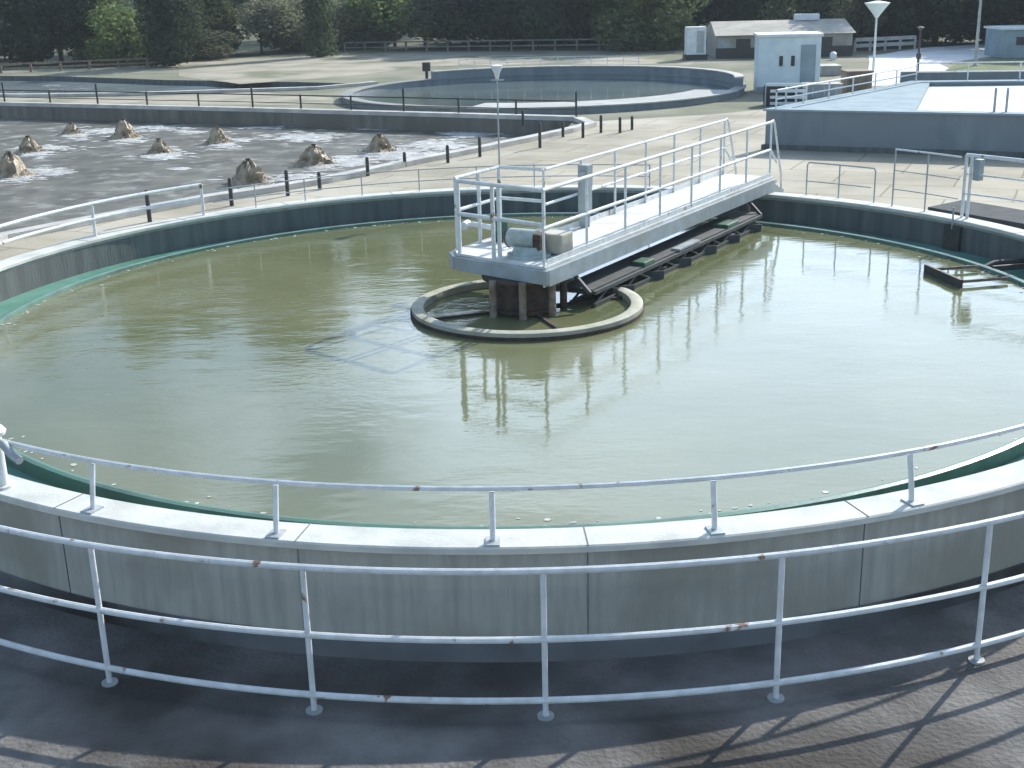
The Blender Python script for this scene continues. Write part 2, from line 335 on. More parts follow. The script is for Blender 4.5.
# sandy bank, road, grass patch
def blob(pxs, z, name, material, label, sub=4, j=.25):
    P = [at(x, y, z) for x, y in pxs]; out = []
    for i in range(len(P)):
        a, b = P[i], P[(i+1) % len(P)]
        for k in range(sub):
            q = a.lerp(b, k/sub); q = q+Vector(noise.noise_vector(q*.7+Vector((5,1,0))))*j; out.append((q.x, q.y))
    o = MB().sheet(out, [], z).build(name, material); tag(o, label, kind='structure'); return o
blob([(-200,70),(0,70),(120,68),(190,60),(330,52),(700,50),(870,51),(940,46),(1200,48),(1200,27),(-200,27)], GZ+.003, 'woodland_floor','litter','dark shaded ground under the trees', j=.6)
blob([(175,61),(300,56),(520,55),(700,56),(690,65),(560,64),(428,66),(350,76),(240,84),(180,76)], GZ+.004, 'bank','sand','pale sandy bank beyond the settling pond')
blob([(872,86),(970,82),(958,74),(940,64),(1010,54),(1100,52),(1100,43),(985,44),(930,47),(868,56)], GZ+.006, 'road','road','white sunlit road winding away behind the right tank')
blob([(-60,99),(60,96),(150,98),(240,92),(330,97),(345,104),(200,105),(60,103),(-60,104)], GZ+.005, 'verge','sand','rough dry verge between the aeration basin and the pond', j=.5)
blob([(968,80),(945,70),(960,62),(1000,58),(1120,58),(1120,84),(1020,86)], GZ+.010, 'grass_patch','grass','green grass patch beside the white road', j=.1)

# ------------------------------------------------------------------ main round tank
T = thing('sedimentation_tank', 'large round concrete settling tank with murky green water and pale rim', 'tank', (0,0,0))
MB().lathe([(8.0,-1.2),(8.0,.35),(8.25,.35),(8.25,-.75)], n=160, close_prof=True).build('tank_wall','wall', T)
# inner damp skin, slightly proud of the wall
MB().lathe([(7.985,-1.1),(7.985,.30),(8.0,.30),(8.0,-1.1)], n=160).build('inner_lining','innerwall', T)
MB().lathe([(8.252,-.9),(8.252,-.37),(8.262,-.36),(8.27,-.37),(8.27,-.9)], n=160).build('shade_damp_band','shade_and_joint', T)  # dark band puts the lower wall's shade and damp into its colour
MB().lathe([(7.96,.352),(7.96,.395),(7.975,.405),(8.285,.405),(8.30,.395),(8.30,.352)], n=160).build('coping','coping', T)
MB().lathe([(7.13,-1.0),(7.13,.045),(7.17,.055),(7.21,.045),(7.21,-1.0)], n=160).build('weir_wall','mint', T)
o = MB().lathe([(7.2,-.10),(7.99,-.10)], n=128, close_prof=False).build('channel_water','chanwater'); tag(o, 'green water in the overflow channel inside the tank rim', kind='structure')
# water: subdivided disc
mb = MB(); bmesh.ops.create_circle(mb.bm, cap_ends=True, segments=128, radius=7.14)
o = mb.build('water','water'); tag(o, 'murky olive water in the round tank', kind='structure')

# ------------------------------------------------------------------ railings
def curved_rail(t, r, a0, a1, levels, rad, material, names, n=60):
    for z, nm in zip(levels, names):
        MB().tube(circ(r, a0, a1, n, z=z), rad, 8).build(nm, material, t, smooth=True)
# rail round the near rim
t = thing('rim_railing', 'low white single rail on short posts along the near rim of the round tank', 'railing', pol(8.17,-92,.4))
curved_rail(t, 8.13, -122.3, -20, [.80], .021, 'rail', ['top_rail'], 70)
for k in range(-2, 6):
    a = -91.8+11.5*k
    b = MB(); b.cyl(pol(8.19, a, .41), .028, .0, 10) if False else None
    b.tube([pol(8.19,a,.40), pol(8.17,a,.55), pol(8.13,a,.775)], .022, 8)
    po = b.build('post','rail', t, smooth=True)
    MB().box(pol(8.2,a,.41), (.15,.11,.016), rz=R(a), bev=.003).build('base_plate','railgrey', po)
# thick gate post at its left end
g = thing('valve_post', 'stout white post with a round cap at the left end of the near rim rail', 'post', pol(8.17,-122.3,.4))
b = MB(); q = pol(8.17,-122.3,.405); b.cyl(q, .055, .46, 16); b.cyl(q, .10, .02, 16); b.build('post','rail', g, smooth=True)
b = MB(); q2 = q+Vector((0,0,.46)); b.tube([q2, q2+Vector((0,0,.03)), q2+Vector((0,0,.07)), q2+Vector((0,0,.09))], [.09,.10,.07,.02], 16); b.build('cap','white', g, smooth=True)
b = MB(); tdir = pol(1,-36.5); b.tube([q+Vector((0,0,.40)), q+Vector((0,0,.40))+tdir*.12, q+Vector((0,0,.33))+tdir*.22, q+Vector((0,0,.30))+tdir*.33], .035, 10); b.build('elbow','railgrey', g, smooth=True)
# outer walkway railing
t = thing('walkway_railing', 'white two-bar guard railing curving in front of the tank wall, nearest the camera', 'railing', pol(9.0,-89.5,YZ))
curved_rail(t, 9.0, -165, -15, [.567,.053,-.42], .024, 'rail', ['top_rail','middle_rail','lower_rail'], 110)
for k in range(-4, 5):
    a = -89.4+10.4*k
    po = MB().cyl(pol(9.0,a,YZ), .021, .567-YZ, 10).build('post','rail', t, smooth=True)
    b = MB(); b.cyl(pol(9.0,a,YZ), .06, .014, 14)
    b.build('base_plate','railgrey', po)
# two-bar railing on the far left rim
t = thing('left_railing', 'white two-bar railing along the far left rim beside the aeration basin', 'railing', pol(8.15,150,.4))
curved_rail(t, 8.15, 134.5, 200, [.95,.70], .03, 'rail', ['top_rail','middle_rail'], 60)
for a in (134.5,150.5,166.5,182.5,198.5): MB().cyl(pol(8.15,a,.4), .026, .56, 10).build('post','rail', t, smooth=True)
# thin grey rail continuing to the bridge
t = thing('thin_railing', 'thin grey railing on the far rim left of the bridge', 'railing', pol(8.15,110,.4))
curved_rail(t, 8.15, 72, 133, [.82,.6], .010, 'railgrey', ['top_rail','middle_rail'], 50)
for a in (72,80,88,96,104,112,120,127): MB().cyl(pol(8.15,a,.4), .012, .43, 8).build('post','railgrey', t, smooth=True)
# railing on the right rim
t = thing('right_railing', 'thin grey three-bar railing on the right rim past the bridge', 'railing', pol(8.17,38,.4))
curved_rail(t, 8.17, 28.6, 38, [1.38], .016, 'rail', ['top_rail'], 24)
curved_rail(t, 8.17, 28.6, 38, [1.02,.70], .009, 'railgrey', ['middle_rail','lower_rail'], 30)
for a, h_ in ((38.0,.98),(33.3,.98)): MB().cyl(pol(8.17,a,.4), .014, h_, 8).build('post','railgrey', t, smooth=True)
t = thing('stair_rail', 'thick white hand rail at the right edge on the far rim', 'railing', pol(8.2,27.6,.4))
for zz, nm, rr_ in ((1.42,'top_rail',.032),(1.12,'middle_rail',.014),(.8,'lower_rail',.014)):
    MB().tube([pol(8.2,28,zz)]+[pol(8.2+.15*k,28-4.5*k,zz) for k in range(1,6)], rr_, 10).build(nm,'rail', t, smooth=True)
MB().cyl(pol(8.2,28,.4), .025, 1.02, 10).build('post','rail', t, smooth=True)
MB().cyl(pol(8.2,27.2,.4), .025, 1.02, 10).build('post','rail', t, smooth=True)
MB().cyl(pol(8.55,17.6,.3), .025, 1.1, 10).build('post','rail', t, smooth=True)
MB().cyl(pol(8.75,12,.3), .025, 1.1, 10).build('post','rail', t, smooth=True)
MB().box(pol(8.27,26.6,1.2), (.12,.12,.34), rz=R(27), bev=.01).build('switch_box','steel', t)

# ------------------------------------------------------------------ bridge
U = Vector((.522,.853,0)); V = Vector((-.853,.522,0)); DZ = .72
def br(s, t_, z=0): return U*s + V*t_ + Vector((0,0,z))
brz = math.atan2(U.y, U.x)
B = thing('footbridge', 'grey steel access bridge with white handrails reaching from the far rim to the tank centre', 'bridge', (0,0,0))
# deck outline with wider platform around the hub
plat = [(-.30,-.55),(-.05,1.02),(.15,1.2),(1.35,1.2),(1.35,.45),(8.05,.45),(8.05,-.55)]
MB().prism([tuple((br(s,t_))[:2]) for s,t_ in plat], DZ-.035, DZ).build('deck','deck', B)
def inset_beam(seq, nm, dp=.22):
    b = MB()
    for (a, c) in seq:
        b.bar(br(a[0],a[1],DZ-.037-dp/2), br(c[0],c[1],DZ-.037-dp/2), .07, dp, .006)
    return b.build(nm,'steel', B)
inset_beam([((-.30,-.57),(8.05,-.57))], 'side_beam')
inset_beam([((1.35,.47),(8.05,.47))], 'side_beam')
inset_beam([((-.335,-.60),(-.085,1.02)),((-.085,1.02),(.13,1.235)),((.13,1.235),(1.39,1.235)),((1.39,1.2),(1.39,.5))], 'platform_beam', .19)
b = MB()
for k in range(9): b.bar(br(.4+.9*k,-.53,DZ-.14), br(.4+.9*k,.43,DZ-.14), .05, .12)
b.build('cross_members','steel', B)
# toe boards / side plates
for tt in (-.52,.42):
    MB().bar(br(1.4 if tt > 0 else -.2,tt,DZ+.04), br(8.0,tt,DZ+.04), .012, .08).build('toe_board','rail', B)
# column and legs
b = MB(); b.cyl((0,.1,-.4), .40, .86, 24); b.cyl((0,.1,.455), .55, .04, 24); b.cyl((0,.1,.02), .46, .05, 24)
b.build('centre_column','rust', B, smooth=True)
for a in (45,135,225,315,270,0): MB().cyl(Vector((0,.1,-.3))+pol(.56,a), .05, .80, 12).build('leg','leg' if a in (270,315,225) else 'rust', B, smooth=True)
# bridge railings
def straight_rail(pts, zs, rad, nm, mt='rail', n=8):
    for z in zs:
        MB().tube([br(s,t_,DZ+z) for s,t_ in pts], rad, n).build(nm if z == zs[0] else 'middle_rail', mt, B, smooth=True)
straight_rail([(-.28,-.5),(8.0,-.5)], [1.0,.5], .025, 'near_top_rail')
straight_rail([(1.35,.4),(8.0,.4)], [1.0,.5], .021, 'far_top_rail')
straight_rail([(-.28,-.5),(-.03,.98),(.17,1.15)], [1.0,.55], .030, 'platform_rail')
straight_rail([(.17,1.15),(1.3,1.15),(1.3,.42)], [1.0,.55], .026, 'platform_rail')
for k in range(8): MB().cyl(br(-.26+1.18*k,-.5,DZ-.28), .019, 1.28, 8).build('rail_post','rail' , B, smooth=True)
for k in range(7): MB().cyl(br(1.3+1.115*k,.4,DZ), .019, 1.0, 8).build('rail_post','rail', B, smooth=True)
for s,t_ in ((-.03,.98),(.17,1.15),(-.15,.25),(.75,1.15),(1.3,1.15),(-.13,.36)): MB().cyl(br(s,t_,DZ), .028, 1.0, 8).build('rail_post','rail', B, smooth=True)
# sloping hand rails down to the apron
for tt in (-.5,.4):
    MB().tube([br(8.0,tt,DZ+1.0), br(8.08,tt,DZ+1.02), br(8.16,tt,DZ+.96), br(8.6,tt,.70), br(8.66,tt,.31)], .021, 8).build('end_handrail','rail', B, smooth=True)
    MB().tube([br(8.0,tt,DZ+.5), br(8.35,tt,DZ+.22)], .018, 8).build('end_handrail','rail', B, smooth=True)
for k in range(2):
    b = MB(); b.box(br(8.35+.25*k,-.05,.57-.14*k), (.27,.85,.03), rz=brz); b.build('step','deck', B)
MB().bar(br(8.1,-.5,.55), br(8.75,-.5,.32), .03, .12).build('stringer','steel', B)
MB().bar(br(8.1,.4,.55), br(8.75,.4,.32), .03, .12).build('stringer','steel', B)
# small loose rail right of the steps
t = thing('gate_rail', 'low grey rail frame just right of the bridge steps', 'railing', pol(8.3,48,.3))
MB().tube([pol(8.25,50.5,.31), pol(8.25,50.5,.95), pol(8.25,50.3,1.0)]+[pol(8.25,50-k,1.0) for k in range(1,9)]+[pol(8.25,41.2,1.0),pol(8.25,41,.95), pol(8.25,41,.31)], .013, 8).build('frame','railgrey', t, smooth=True)
MB().tube([pol(8.25,50.5-k,.66) for k in range(10)], .010, 8).build('cross_bar','railgrey', t, smooth=True)
MB().cyl(pol(8.25,46,.31), .013, .69, 8).build('middle_post','railgrey', t, smooth=True)

# stilling ring
Rg = thing('ring_baffle', 'round weathered baffle ring floating on the water around the bridge column', 'ring', (.06,.08,0))
MB().lathe([(1.58,-.10),(1.58,.095),(1.50,.115),(1.42,.095),(1.42,-.10)], c=(.06,.08), n=80).build('ring','ringtop', Rg, smooth=True)
MB().lathe([(1.60,-.18),(1.60,.045),(1.584,.045),(1.584,-.18)], c=(.06,.08), n=80).build('skirt','rust', Rg)
for a in (20,110,200,290):
    MB().bar(Vector((.06,.08,.0))+pol(1.45,a,.0), Vector((.06,.08,.0))+pol(.4,a,.0), .05,.06).build('strut','rust', Rg)

# drive motor on the platform
D = thing('drive_motor', 'round grey drive motor and gearbox on the bridge platform above the column', 'motor', br(.22,.0,DZ))
c0 = br(.2,.0,DZ)
b = MB(); b.cyl(c0, .30, .05, 24); b.cyl(c0+Vector((0,0,.05)), .24, .10, 24, .20); b.build('gear_case','motor', D, smooth=True)
b = MB(); b.tube([c0+V*.30+Vector((0,0,.24)), c0-V*.12+Vector((0,0,.24))], .13, 20); b.build('motor_body','motor', D, smooth=True)
b = MB(); b.tube([c0+V*.36+Vector((0,0,.24)), c0+V*.30+Vector((0,0,.24))], [.10,.145], 20); b.build('fan_cover','dark', D, smooth=True)
b = MB(); b.box(c0+U*.0-V*.12+Vector((0,0,.22)), (.2,.2,.22), rz=brz, bev=.02); b.build('gearbox','rust', D)
b = MB(); b.box(br(.55,-.22,DZ+.15), (.34,.36,.28), rz=brz, bev=.03)
o = b.build('equipment_box','beige', loc=br(.55,-.22,DZ)); tag(o, 'small beige equipment box behind the drive motor on the platform', 'box')
# control panel
P = thing('control_panel', 'slim grey electrical control panel standing at the far edge of the bridge deck', 'control box', br(2.35,.30,DZ))
MB().box(br(2.35,.30,DZ+.58), (.16,.16,.72), rz=brz, bev=.01).build('cabinet','steel', P)
for k in (-1,1): MB().box(br(2.35+.05*k,.30,DZ+.11), (.025,.1,.22), rz=brz).build('leg','steel', P)
MB().box(br(2.262,.30,DZ+.6), (.012,.11,.5), rz=brz).build('panel_door','railgrey', P)
# sludge chute and pipe at left of the platform
t = thing('scum_pump', 'dark green pump with a white outlet pipe at the left edge of the platform', 'pump', br(.9,.95,DZ))
q = br(.95,.9,DZ)
b = MB(); b.cyl(q, .13, .10, 16); b.tube([q+Vector((0,0,.10)), q+Vector((0,0,.30)), q+Vector((0,0,.34))], [.10,.09,.04], 16); b.build('pump_body','green', t, smooth=True)
MB().tube([q+Vector((0,0,.16)), q+V*.2+Vector((0,0,.18)), q+V*.5+Vector((0,0,.20)), q+V*.62-U*.05+Vector((0,0,.17))], .04, 10).build('outlet_pipe','white', t, smooth=True)
MB().tube([q+V*.60-U*.1+Vector((0,0,.18)), q+V*.66+U*.1+Vector((0,0,.18))], .06, 12).build('flange','white', t, smooth=True)

# rotating scraper under the bridge
S = thing('scraper_arm', 'dark rotating scraper truss with hanging blades half sunk along the near side of the bridge', 'scraper', (0,0,0))
b = MB()
s0, s1 = .6, 6.9
for tt in (-.42,-.78):
    b.bar(br(s0,tt,.20), br(s1,tt,.20), .05, .05)
    b.bar(br(s0,tt,.03), br(s1,tt,.03), .05, .05)
k = s0
while k < s1-.3:
    for tt in (-.42,-.78):
        b.bar(br(k,tt,.03), br(k+.45,tt,.20), .025,.025); b.bar(br(k+.45,tt,.20), br(k+.9,tt,.03), .025,.025)
    b.bar(br(k,-.42,.20), br(k,-.78,.20), .03,.03)
    k += .9
b.build('truss','darksteel', S)
for k in range(6):
    MB().bar(br(1.3+1.0*k,-.62,.06), br(1.55+1.0*k,-.92,.06), .02, .13).build('blade','darksteel', S)
MB().bar(br(.6,-.50,.235), br(7.0,-.50,.235), .5, .02).build('added_dark_plate','darksteel', S)  # dark plate added to hide bright water reflections under the bridge
MB().bar(br(3.4,-.72,.26), br(4.2,-.72,.26), .14, .03).build('patch_plate','steel', S)
MB().bar(br(5.4,-.62,.25), br(5.9,-.62,.25), .28, .10, .02).build('float_box','green', S)
MB().bar(br(2.2,-.66,.26), br(2.55,-.66,.26), .22, .08, .02).build('float_box','green', S)
for k in (.5, 6.9): MB().bar(br(k,-.77,.22), br(k,-.5,.48), .05,.05).build('bracket','darksteel', S)
MB().cyl(br(7.35,-.35,-.3), .045, .75, 12).build('support_leg','leg', B, smooth=True)

# scum trough by the right wall
p1, p2 = at(925,272,.0), at(961,288,.0)
t = thing('scum_trough', 'dark scum board on the water with pale arms reaching to the right wall', 'trough', (p1+p2)/2)
MB().bar(p1+Vector((0,0,.03)), p2+Vector((0,0,.03)), .05, .18, .005).build('board','darkpost', t)
out_ = Vector(((p1+p2)/2).normalized()); dd = (p2-p1).normalized()
MB().bar(p1+dd*.12+Vector((0,0,.06))+out_*.02, p1+dd*.12+Vector((0,0,.06))+out_*.8, .025,.04).build('arm','leg', t)
MB().bar(p2-dd*.12+Vector((0,0,.06))+out_*.02, p2-dd*.12+Vector((0,0,.06))+out_*.8, .025,.04).build('arm','leg', t)
# dark gate on inner wall
q = pol(7.95,27.5,.05)
t = thing('outlet_gate', 'dark sluice gate plate fixed on the inner wall left of the scum trough', 'gate', q)
MB().box(q, (.06,.34,.52), rz=R(27.5), bev=.005).build('plate','darkpost', t)
MB().cyl(pol(7.93,27.5,.25), .015, .35, 8).build('spindle','railgrey', t)
q = pol(7.6,14.5,-.02)
t = thing('pipe_bracket', 'dark pipe stub on a bracket low on the inner wall at the right edge', 'pipe', q)
MB().tube([pol(7.97,15.5,.05), pol(7.4,15.5,.05), pol(7.2,15.2,.0)], .05, 12).build('pipe','darkpost', t, smooth=True)
MB().bar(pol(7.97,13.5,.04), pol(7.2,13.5,.04), .05,.08).build('bracket','darkpost', t)
# low dark slab standing in for a shadow behind the rim, right
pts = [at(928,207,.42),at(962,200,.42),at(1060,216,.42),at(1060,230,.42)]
o = MB().prism([(p.x,p.y) for p in pts], .306,.42).build('shadow_slab','shadow_dark', loc=pts[0]); tag(o, 'low dark slab standing in for a shadow on the apron at the right edge', 'shadow slab')

# lamp post behind the rim
def lamp(name, label, px, yb, yt, z, mt, rad, head):
    q = at(px, yb, z); top = hgt(q, yt)
    t = thing(name, label, 'lamp post', q)
    MB().cyl(q, rad*2.2, .05, 12).build('base_plate', mt, t)
    MB().tube([q, Vector((q.x,q.y,top-.05))], [rad*1.2, rad*.8], 10).build('pole', mt, t, smooth=True)
    T_ = Vector((q.x,q.y,top))
    if head == 'cup':
        b = MB(); b.tube([T_-Vector((0,0,.1)), T_+Vector((0,0,.02)), T_+Vector((0,0,.12)), T_+Vector((0,0,.16)), T_+Vector((0,0,.18))], [.03,.06,.11,.12,.02], 14); b.build('lamp_head','white', t, smooth=True)
        b = MB(); b.bar(T_+Vector((-.12,0,-.12)), T_+Vector((.14,0,-.12)), .025,.025); b.build('cross_arm', mt, t)
    elif head == 'funnel':
        b = MB(); b.tube([T_-Vector((0,0,.45)), T_-Vector((0,0,.25)), T_+Vector((0,0,.12)), T_+Vector((0,0,.2))], [.06,.2,.5,.08], 18); b.build('lamp_head','cabinet', t, smooth=True)
    elif head == 'box':
        MB().box(T_+Vector((.3,0,0)), (.9,.25,.12), bev=.03).build('lamp_head','white', t)
    elif head == 'disc':
        b = MB(); b.tube([T_-Vector((0,0,.05)), T_+Vector((0,0,.06)), T_+Vector((0,0,.1))], [.05,.14,.03], 12); b.build('lamp_head','darkpost', t, smooth=True)
        qq = q+Vector((0,0,(top-q.z)*.45)); MB().box(qq, (.16,.1,.2), bev=.01).build('junction_box','darkpost', t)
    return t
lamp('lamp_post','thin grey lamp post with small white lamp behind the far rim, left of control panel', 500, 187, 74, GZ, 'railgrey', .018, 'cup')

# ------------------------------------------------------------------ aeration basin
WZ = -.14
A = thing('aeration_basin', 'wide dark aeration basin with pale kerbs to the left behind the round tank', 'basin', (-9,18,GZ))
b = MB(); N = len(basin)
lo = [b.bm.verts.new((x,y,-1.2)) for x,y in basin]; hi = [b.bm.verts.new((x,y,GZ)) for x,y in basin]
for i in range(N): b.bm.faces.new((lo[i], lo[(i+1)%N], hi[(i+1)%N], hi[i]))
b.build('basin_wall','basinwall', A)
def strip(pts, wd, z0, z1, nm, mt, par, side=1, sub=1):
    P = [Vector((x,y,0)) for x,y in pts]; L_ = []; Rr = []
    for i,p in enumerate(P):
        d = (P[min(i+1,len(P)-1)]-P[max(i-1,0)]).normalized(); n_ = Vector((-d.y,d.x,0))*side
        L_.append(p); Rr.append(p+n_*wd)
    return MB().prism([(p.x,p.y) for p in L_+Rr[::-1]], z0, z1).build(nm, mt, par)
strip(near_edge, .30, GZ+.008, GZ+.12, 'near_kerb','kerb', A, 1)
strip(basin[:4], .35, GZ+.008, GZ+.13, 'far_kerb','kerb', A, -1)
strip([basin[0], (1.9,19.2), near_edge[0]], .3, GZ+.008, GZ+.12, 'end_kerb','kerb', A, 1)
o = MB().sheet(basin, [], WZ).build('basin_water','basinwater'); tag(o, 'dark foamy water in the aeration basin', kind='structure')
# bollards
bl = [(150,222,190),(232,206,178),(288,196,170),(320,190,172),(368,176,157),(405,167,152),(448,163,145),(480,157,137),(540,148,122),(523,126,110),(563,137,122),(583,138,122),(601,133,115),(620,133,117),(632,130,116),(440,114,107),(474,114,106)]
bl.sort(key=lambda v: v[0]*1 + (1000 if v[1] < 130 and v[0] < 560 else 0))
n_near = 14
for i,(x,yb,yt) in enumerate(bl):
    q = at(x,yb,GZ); far = (yb < 130 and x < 560)
    b = MB(); hh = hgt(q,yt)-GZ
    b.tube([q+Vector((0,0,0)), q+Vector((0,0,hh-.03)), q+Vector((0,0,hh))], [.04,.04,.022], 10)
    if far: lab = 'short dark post beyond the basin corner, %s of the far three from the left' % ORD[i-n_near]
    else: lab = '%s dark post from the left in the row between basin and round tank' % ORD[i]
    tag(b.build('bollard','darkpost', loc=q, smooth=True), lab, 'post', 'dark posts round the aeration basin')
# dark pipe railing on the far side of the basin
F = thing('basin_railing', 'long dark railing on posts along the far edge of the aeration basin', 'railing', (-9,26.1,GZ))
fp = [Vector((x,y,0)) for x,y in basin[:4]]
off = Vector((.1,.25,0))
MB().tube([p+off+Vector((0,0,GZ+.55)) for p in fp], .022, 6).build('top_rail','darkpost', F)
MB().tube([p+off+Vector((0,0,GZ+.3)) for p in fp], .014, 6).build('middle_rail','darkpost', F)
for i in range(3):
    a,c_ = fp[i],fp[i+1]; n_ = int((c_-a).length/1.9)
    for k in range(n_):
        q = a.lerp(c_, k/n_)+off
        MB().cyl(q+Vector((0,0,GZ)), .035, .58+(.25 if k % 3 == 0 else 0), 6).build('post','darkpost', F)
# aerators
aer = [(12,176,150,1.0),(30,152,135,.8),(72,134,122,.7),(125,138,117,.9),(160,153,138,.7),(218,143,125,.8),(250,184,157,1.1),(315,164,143,1.15),(380,151,133,1.0)]
adesc = ['broad tan splash with dark left side at the left edge of the basin','grey splash just right of and behind the leftmost one','small dark-sided splash low near the back wall, third from the left','tall narrow white-tipped splash near the back wall','faint low olive splash in the middle of the basin','small splash with thin white right edge before the back wall','largest splash, close behind the white two-bar railing','broad tan splash trailing white foam to its right','pale yellowish splash at the right end of the basin']
def cone(seed, q, w_, h_):
    b = MB(); rr = random.Random(seed); n=22; rings=[]
    prof = [(1.25,0),(.95,.10),(.72,.28),(.62,.5),(.52,.7),(.40,.86),(.22,.97),(.05,.93)]
    for r_,z_ in prof:
        ring=[]
        for k in range(n):
            a=2*math.pi*k/n; f=1+.45*noise.noise(Vector((math.cos(a)*1.9+seed*3,math.sin(a)*1.9,z_*2.5)))+rr.uniform(-.16,.16)
            ring.append(b.bm.verts.new((q.x+w_*r_*f*math.cos(a), q.y+w_*r_*f*math.sin(a), q.z+h_*max(0,z_*(1+rr.uniform(-.16,.12))))))
        rings.append(ring)
    for i in range(len(rings)-1):
        for k in range(n): b.bm.faces.new((rings[i][k],rings[i][(k+1)%n],rings[i+1][(k+1)%n],rings[i+1][k]))
    b.bm.faces.new(rings[-1])
    for _ in range(900):      # flying gobs of water and froth
        a=rr.uniform(0,6.28); zz=rr.random()**1.3; R0=w_*(1.15-1.0*zz**.6)*rr.uniform(.75,1.35)
        p=Vector((q.x+R0*math.cos(a),q.y+R0*math.sin(a),q.z+h_*zz*rr.uniform(.8,1.12)+.01)); s_=rr.uniform(.008,.035)
        vv=[b.bm.verts.new(p+Vector((rr.uniform(-1,1),rr.uniform(-1,1),rr.uniform(-1,1)))*s_) for _ in range(4)]
        for f in ((0,1,2),(0,2,3),(0,3,1),(1,3,2)): b.bm.faces.new([vv[k] for k in f])
    return b
foam = MB()
def foamspot(x, y, rx, ry, n):
    for _ in range(int(n*2.2)):
        a = rnd.uniform(0,2*math.pi); r_ = abs(rnd.gauss(0,.6))
        q = at(x+rx*r_*math.cos(a), y+ry*r_*math.sin(a), WZ+.004+rnd.uniform(0,.006))
        s_ = rnd.uniform(.02,.11); k = rnd.randint(5,8); ph = rnd.random()*6
        vs_ = [foam.bm.verts.new((q.x+s_*rnd.uniform(.6,1.3)*math.cos(ph+2*math.pi*j/k)*2.2, q.y+s_*rnd.uniform(.6,1.3)*math.sin(ph+2*math.pi*j/k), q.z)) for j in range(k)]
        top = foam.bm.verts.new(q+Vector((0,0,s_*.22)))
        for j in range(k): foam.bm.faces.new((vs_[j],vs_[(j+1)%k],top))
for i,(x,yb,yt,w_) in enumerate(aer):
    q = at(x,yb,WZ); h_ = (hgt(q,yt)-WZ)*.92
    t = thing('surface_aerator', adesc[i], 'aerator', q, 'surface aerators splashing in the basin')
    cone(i+1, q, .36*w_+.08, h_*.9).build('spray','spray', t)
    b = MB(); b.cyl(q+Vector((0,0,h_*.7)), .045, h_*.33, 12); b.cyl(q+Vector((0,0,h_*.97)), .06, .04, 12); b.build('motor_cap','darkpost', t, smooth=True)
    foamspot(x+4, yb+1, 16, 5, 90)
for (x,y,rx,ry,n_) in [(48,172,22,4,100),(50,148,26,3,60),(112,131,34,3,110),(160,128,30,2.5,60),(165,157,24,3,70),(303,137,36,4.5,190),(345,161,30,5,170),(405,155,30,6,260),(440,145,26,5,200),(470,134,26,3,120),(500,131,24,3,80),(300,178,60,4,90),(190,132,20,2,30),(235,140,20,2,30),(180,169,10,1.2,20),(400,128,60,2,50),(260,128,30,1.5,25)]:
    foamspot(x,y,rx,ry,n_)
tag(foam.build('foam','foam', norm=False), 'white foam drifting on the aeration basin', kind='stuff')

# ------------------------------------------------------------------ settling pond
A2 = thing('settling_pond', 'shallow blue-grey pond with low concrete edge beyond the aeration basin', 'pond', (-18,42,GZ))
b = MB(); N = len(pond)
lo = [b.bm.verts.new((x,y,-.8)) for x,y in pond]; hi = [b.bm.verts.new((x,y,GZ)) for x,y in pond]
for i in range(N): b.bm.faces.new((lo[i], lo[(i+1)%N], hi[(i+1)%N], hi[i]))
b.build('pond_wall','innerwall', A2)
strip(pond[1:6], .35, GZ+.008, GZ+.12, 'edge_kerb','kerb', A2, -1)
o = MB().sheet(pond, [], .08).build('pond_water','pond'); tag(o, 'blue-grey water of the shallow pond', kind='structure')

# ------------------------------------------------------------------ second round tank
b = MB()
for k in range(24):
    a = 3+15*k; q = pol(8.2515, a, -.02); b.box(q, (.006,.006,.72), rz=R(a))
b.build('wall_joints','shade_and_joint', T)
b = MB()
for k in range(24):
    a = 3+15*k; b.box(pol(8.13, a, .4052), (.33,.010,.004), rz=R(a))
b.build('coping_joints','shade_and_joint', T)
fl = MB()
for _ in range(0):
    x = rnd.gauss(592,32); y = rnd.gauss(380,17); q = at(x,y,.004); s_ = rnd.uniform(.005,.02); k = rnd.randint(4,7); ph = rnd.random()*6
    vs_ = [fl.bm.verts.new((q.x+s_*1.5*rnd.uniform(.5,1.4)*math.cos(ph+2*math.pi*j/k), q.y+s_*rnd.uniform(.5,1.4)*math.sin(ph+2*math.pi*j/k), q.z)) for j in range(k)]
    tp = fl.bm.verts.new(q+Vector((0,0,s_*.3)))
    for j in range(k): fl.bm.faces.new((vs_[j],vs_[(j+1)%k],tp))
for _ in range(260):      # a little scum caught along the weir
    a = rnd.uniform(0,360); q = pol(7.12-abs(rnd.gauss(0,.10)), a, .004); s_ = rnd.uniform(.006,.024); k = 5
    vs_ = [fl.bm.verts.new((q.x+s_*rnd.uniform(.6,2)*math.cos(2*math.pi*j/k), q.y+s_*rnd.uniform(.6,2)*math.sin(2*math.pi*j/k), q.z)) for j in range(k)]
    fl.bm.faces.new(vs_)
tag(fl.build('scum_flecks','foam', norm=False), 'small white scum flecks caught along the weir inside the tank rim', kind='stuff')
T2 = thing('far_round_tank', 'smaller round tank with wide pale rim and blue-grey walls in the middle distance', 'tank', (*T2C,GZ))
MB().lathe([(T2R-.3,-.8),(T2R-.3,.50),(T2R,.50),(T2R,-.3)], c=T2C, n=96).build('tank_wall','brickblue', T2)
MB().lathe([(T2R-1.5,.502),(T2R-1.5,.54),(T2R+.06,.54),(T2R+.06,.502)], c=T2C, a0=250, a1=335, n=64).build('walkway','concrete_pale', T2)
MB().lathe([(T2R-.34,.502),(T2R-.34,.54),(T2R+.06,.54),(T2R+.06,.502)], c=T2C, a0=-25, a1=250, n=64).build('rim','concrete', T2)
